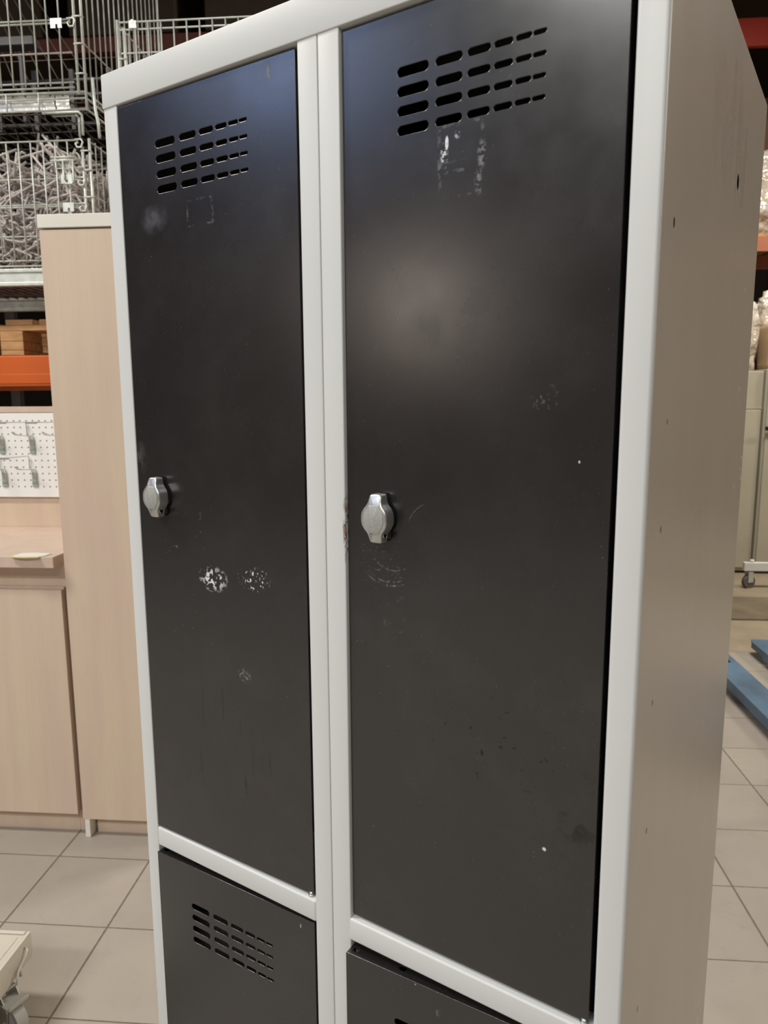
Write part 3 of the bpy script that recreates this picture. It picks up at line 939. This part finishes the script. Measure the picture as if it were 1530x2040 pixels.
# dark block added to keep the background dark, and a second rack row further back
o = B().box(-2.2, 4.35, 0, 1.2, 5.0, 1.9, .01).done('dark_backdrop_block', M['stock'])
tag(o, 'dark block added behind the wire cages to keep the rear dark', 'backdrop')
r2 = thing('pallet_rack', 'second pallet rack with red beams far behind the wire cages', 'rack', (-3.2, 5.2, 0))
for (yy, zz) in ((0, 3.80), (0, 2.2), (1.0, 3.80)):
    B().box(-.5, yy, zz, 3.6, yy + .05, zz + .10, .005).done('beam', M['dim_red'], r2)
for xx in (-.58, 3.62):
    for yy in (0, 1.0):
        B().box(xx, yy, 0, xx + .08, yy + .07, 4.6, .003).done('upright', M['rack_steel'], r2)
for k in range(4):
    o = B().box(-3.5 + k * .95, 5.21, 3.911, -2.75 + k * .95, 6.1, 4.5 + .15 * (k % 2), .01).done('cardboard_box', M['stock'])
    tag(o, ('brown cardboard box on the high red beams at the far left', 'brown cardboard box on the high red beams, second from left',
            'brown cardboard box on the high red beams, third from left', 'brown cardboard box on the high red beams, right end')[k], 'box', 'boxes on the far red beams')

# ------------------------------------------------------------------ trolley with castors at lower left
ct = thing('castor_trolley', 'low cream metal trolley on castors at the bottom left corner', 'trolley', (-.973, 1.495, 0))
b = B().box(-.52, -.80, .130, 0, 0, .1905, .002).box(-.52, -.78, .190, -.022, -.018, .1925, .001)
b.box(-.009, -.80, .190, 0, 0, .1945, .002).box(-.52, -.010, .190, -.012, 0, .1945, .002)
b.done('tray', M['cart'], ct, 0.6)
b = B().tube([(.001, -.030, .176), (.009, -.034, .172), (.009, -.044, .163), (.008, -.064, .155), (.011, -.078, .152), (.013, -.086, .143), (.012, -.090, .130)], .0026, 8)
b.tube([(.008, -.066, .154), (.010, -.068, .134)], .0035, 8)
b.done('wire_hook', M['cart'], ct)
def castor(parent, x, y, rot, rad=.042, trail=.040):
    c = bpy.data.objects.new('castor', None); COL.objects.link(c); c.parent = parent
    c.location = (x, y, 0); c.rotation_euler = (0, 0, rot)
    b = B().cyl((trail, -.013, rad), (trail, .013, rad), rad, 40)
    b.cyl((trail, -.0135, rad), (trail, -.0150, rad), rad * .72, 32, 0, rad * .66).cyl((trail, .0135, rad), (trail, .0150, rad), rad * .72, 32, 0, rad * .66)
    b.done('wheel', M['castor_grey'], c, 0.6)
    b = B()
    for s in (-1, 1):
        pl = [(-.020, .112), (.032, .112), (trail + .014, .075), (trail + .010, rad - .012), (trail - .010, rad - .012), (-.018, .080)]
        b.prism(pl, 0, .0025, 0, 0, 2, Matrix.Translation((0, s * .019 + .0012, 0)) @ TO_FRONT)
    b.box(-.020, -.021, .108, .032, .021, .113, .001)
    b.cyl((0, 0, .113), (0, 0, .1285), .013, 20)
    b.box(-.032, -.032, .1265, .032, .032, .1295, .001)
    b.cyl((trail, -.024, rad), (trail, .024, rad), .0055, 12)
    b.done('castor_fork', M['steel'], c)
    B().box(.020, -.024, .088, .072, .024, .0915, .001).box(.069, -.024, .088, .072, .024, .100, .001).done('brake_pedal', M['castor_grey'], c)
castor(ct, -.042, -.072, math.radians(-25))
castor(ct, -.47, -.098, math.radians(20))
castor(ct, -.06, -.70, math.radians(-50))
castor(ct, -.47, -.70, math.radians(10))

# ------------------------------------------------------------------ right-hand background
pt = thing('pallet_truck', 'blue hand pallet truck with two long forks on the tiled floor', 'pallet truck', (1.650, 2.72, 0), math.radians(-.6))
for s_ in (-.171, .171):
    L = 1.44
    b = B()
    # fork top plate with the roller opening near its tapered tip
    b.prism([(s_ - .069, 0), (s_ - .069, L - .40), (s_ + .069, L - .40), (s_ + .069, 0)], .074, .080, 0, .0012)
    for a, c in ((-.069, -.034), (.034, .069)):
        b.prism([(s_ + a, L - .402), (s_ + a, L - .20), (s_ + c, L - .20), (s_ + c, L - .402)], .0735, .0785, 0, .0012)
    b.prism([(s_ - .069, L - .201), (s_ - .066, L - .035), (s_ - .052, L), (s_ + .052, L), (s_ + .066, L - .035), (s_ + .069, L - .201)], .0725, .0775, 0, .0012)
    b.prism([(s_ - .066, .002), (s_ - .066, L - .42), (s_ + .066, L - .42), (s_ + .066, .002)], .028, .0745, 0)
    for a in (-.067, .063):
        b.prism([(s_ + a, L - .43), (s_ + a, L - .19), (s_ + a + .004, L - .19), (s_ + a + .004, L - .43)], .028, .074, 0)
    b.prism([(s_ - .066, L - .20), (s_ - .063, L - .036), (s_ - .050, L - .004), (s_ + .050, L - .004), (s_ + .063, L - .036), (s_ + .066, L - .20)], .040, .073, 0)
    b.done('fork', M['blue'], pt)
    for yy in (L - .34, L - .26):
        B().cyl((s_ - .033, yy, .034), (s_ + .033, yy, .034), .034, 24).done('roller', M['black'], pt)
B().box(-.24, -.12, .05, .24, .004, .16, .01).box(-.10, -.26, .05, .10, -.11, .34, .01).cyl((0, -.19, .34), (0, -.19, .42), .035, 20).done('pump_body', M['blue'], pt)
B().cyl((-.09, -.2, .085), (.09, -.2, .085), .085, 28).done('steer_wheel', M['rubber'], pt)
B().tube([(0, -.20, .40), (0, -.26, 1.05), (-.10, -.27, 1.15), (-.10, -.28, 1.22), (.10, -.28, 1.22), (.10, -.27, 1.15), (0, -.26, 1.05)], .014, 10).done('handle', M['black'], pt)

gc = thing('steel_cabinet', 'beige steel cupboard standing against the far right racks', 'cupboard', (2.50, 6.1, 0))
B().box(.085, 0, .06, 1.10, .5, 1.675, .006).done('body', M['beige'], gc)
B().box(.10, -.018, .09, .60, 0, 1.655, .004).done('door', M['beige'], gc)
B().box(.62, -.018, .09, 1.09, 0, 1.655, .004).done('door', M['beige'], gc)
B().box(.10, .02, 0, 1.08, .48, .06, .004).done('plinth', M['black'], gc)
b = B().cyl((.150, -.045, 1.205), (.150, -.018, 1.205), .018, 20).box(.085, -.055, 1.188, .18, -.040, 1.220, .004)
b.done('latch', M['black'], gc)
gc2 = thing('steel_cabinet', 'narrow beige steel cupboard directly behind the locker edge at far right', 'cupboard', (2.22, 6.13, 0))
B().box(0, 0, .02, .36, .42, 1.66, .006).box(.0, -.004, 1.36, .36, 0, 1.37).done('body', M['beige'], gc2)
B().box(.01, -.016, .05, .35, 0, 1.35, .004).done('door', M['beige'], gc2)
B().box(.01, .02, 0, .35, .40, .02).done('plinth', M['black'], gc2)

tr = thing('frame_trolley', 'white steel frame trolley on dark castors in front of the beige cupboards', 'trolley', (2.322, 5.62, 0))
b = B().box(0, 0, .135, .95, .04, .202, .004).box(.50, .16, .135, .95, .20, .202, .004).box(.91, .04, .135, .95, .16, .202, .004).box(.50, .04, .135, .54, .16, .202, .004)
b.cyl((.062, .02, .2), (.062, .02, .222), .014, 16)
b.done('frame', M['white'], tr)
for (x, y) in ((.045, .02), (.60, .18), (.90, .02), (.90, .18)):
    c = bpy.data.objects.new('castor', None); COL.objects.link(c); c.parent = tr; c.location = (x, y, 0); c.rotation_euler = (0, 0, .35)
    B().cyl((0, -.016, .05), (0, .016, .05), .05, 32).done('wheel', M['rubber'], c)
    B().box(-.02, -.022, .045, .028, -.018, .128, .002).box(-.02, .018, .045, .028, .022, .128, .002).cyl((.02, 0, .125), (.02, 0, .136), .014, 14).done('castor_fork', M['castor_grey'], c)

def lump(name, c, s, seed, mat, label, cat):
    bm = bmesh.new()
    bmesh.ops.create_cube(bm, size=2)
    bmesh.ops.subdivide_edges(bm, edges=bm.edges, cuts=14, use_grid_fill=True)
    r = random.Random(seed)
    ph = [r.uniform(0, 6) for _ in range(9)]
    for v in bm.verts:
        p = v.co.copy()
        q = p.normalized() * 1.25
        p = p.lerp(q, .45)
        n = .05 * math.sin(p.x * 5 + ph[0]) * math.sin(p.z * 6 + ph[1]) + .035 * math.sin(p.y * 11 + p.z * 9 + ph[2]) + .02 * math.sin(p.x * 17 + p.z * 13 + ph[3])
        p = p * (1 + n)
        if v.co.z < -.99: p.z = -1
        v.co = Vector((p.x * s[0], p.y * s[1], p.z * s[2] + s[2]))
    b = B(); b.merge(bm, 0, True)
    o = b.done(name, mat)
    o.location = c
    return tag(o, label, cat)
lump('wrapped_parcel', (3.17, 6.485, 1.676), (.50, .095, .33), 3, M['wrap'], 'lumpy parcel in clear wrap behind the tan board on the beige cupboard', 'parcel')
b = B().box(2.60, 6.115, 1.676, 3.10, 6.36, 2.03, .03, 3)
o = b.done('wrapped_board', M['tanwrap']); tag(o, 'tan board under clear wrap at the front of the beige cupboard top', 'parcel')
lump('wrap_sheet', (2.43, 6.34, 1.661), (.115, .14, .27), 8, M['wrap'], 'crumpled clear wrap bundled on top of the narrow beige cupboard', 'plastic wrap')
rr = thing('pallet_rack', 'tall rack with red beams behind the locker at far right', 'rack', (1.6, 6.9, 0))
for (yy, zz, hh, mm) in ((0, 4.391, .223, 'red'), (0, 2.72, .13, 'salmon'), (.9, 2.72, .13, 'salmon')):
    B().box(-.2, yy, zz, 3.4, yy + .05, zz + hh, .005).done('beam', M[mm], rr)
for xx in (-.28, 3.42):
    for yy in (0, .9):
        B().box(xx, yy, 0, xx + .08, yy + .07, 5.2, .003).done('upright', M['rack_steel'], rr)
b = B()
for k in range(12): b.box(-.2 + k * .3, .03, 2.851, .06 + k * .3, 1.40, 2.873, .002)
b.done('shelf_boards', M['pine'], rr)
lump('wrapped_parcel', (3.05, 7.35, 2.874), (.62, .40, .36), 12, M['wrap'], 'bright bundle in clear wrap on the high rack shelf at far right', 'parcel')

o = B().box(2.2, 7.85, 2.874, 3.9, 8.3, 4.33, .01).done('cardboard_box', M['box'])
tag(o, 'tall brown cardboard box on the high rack shelf at far right', 'box')
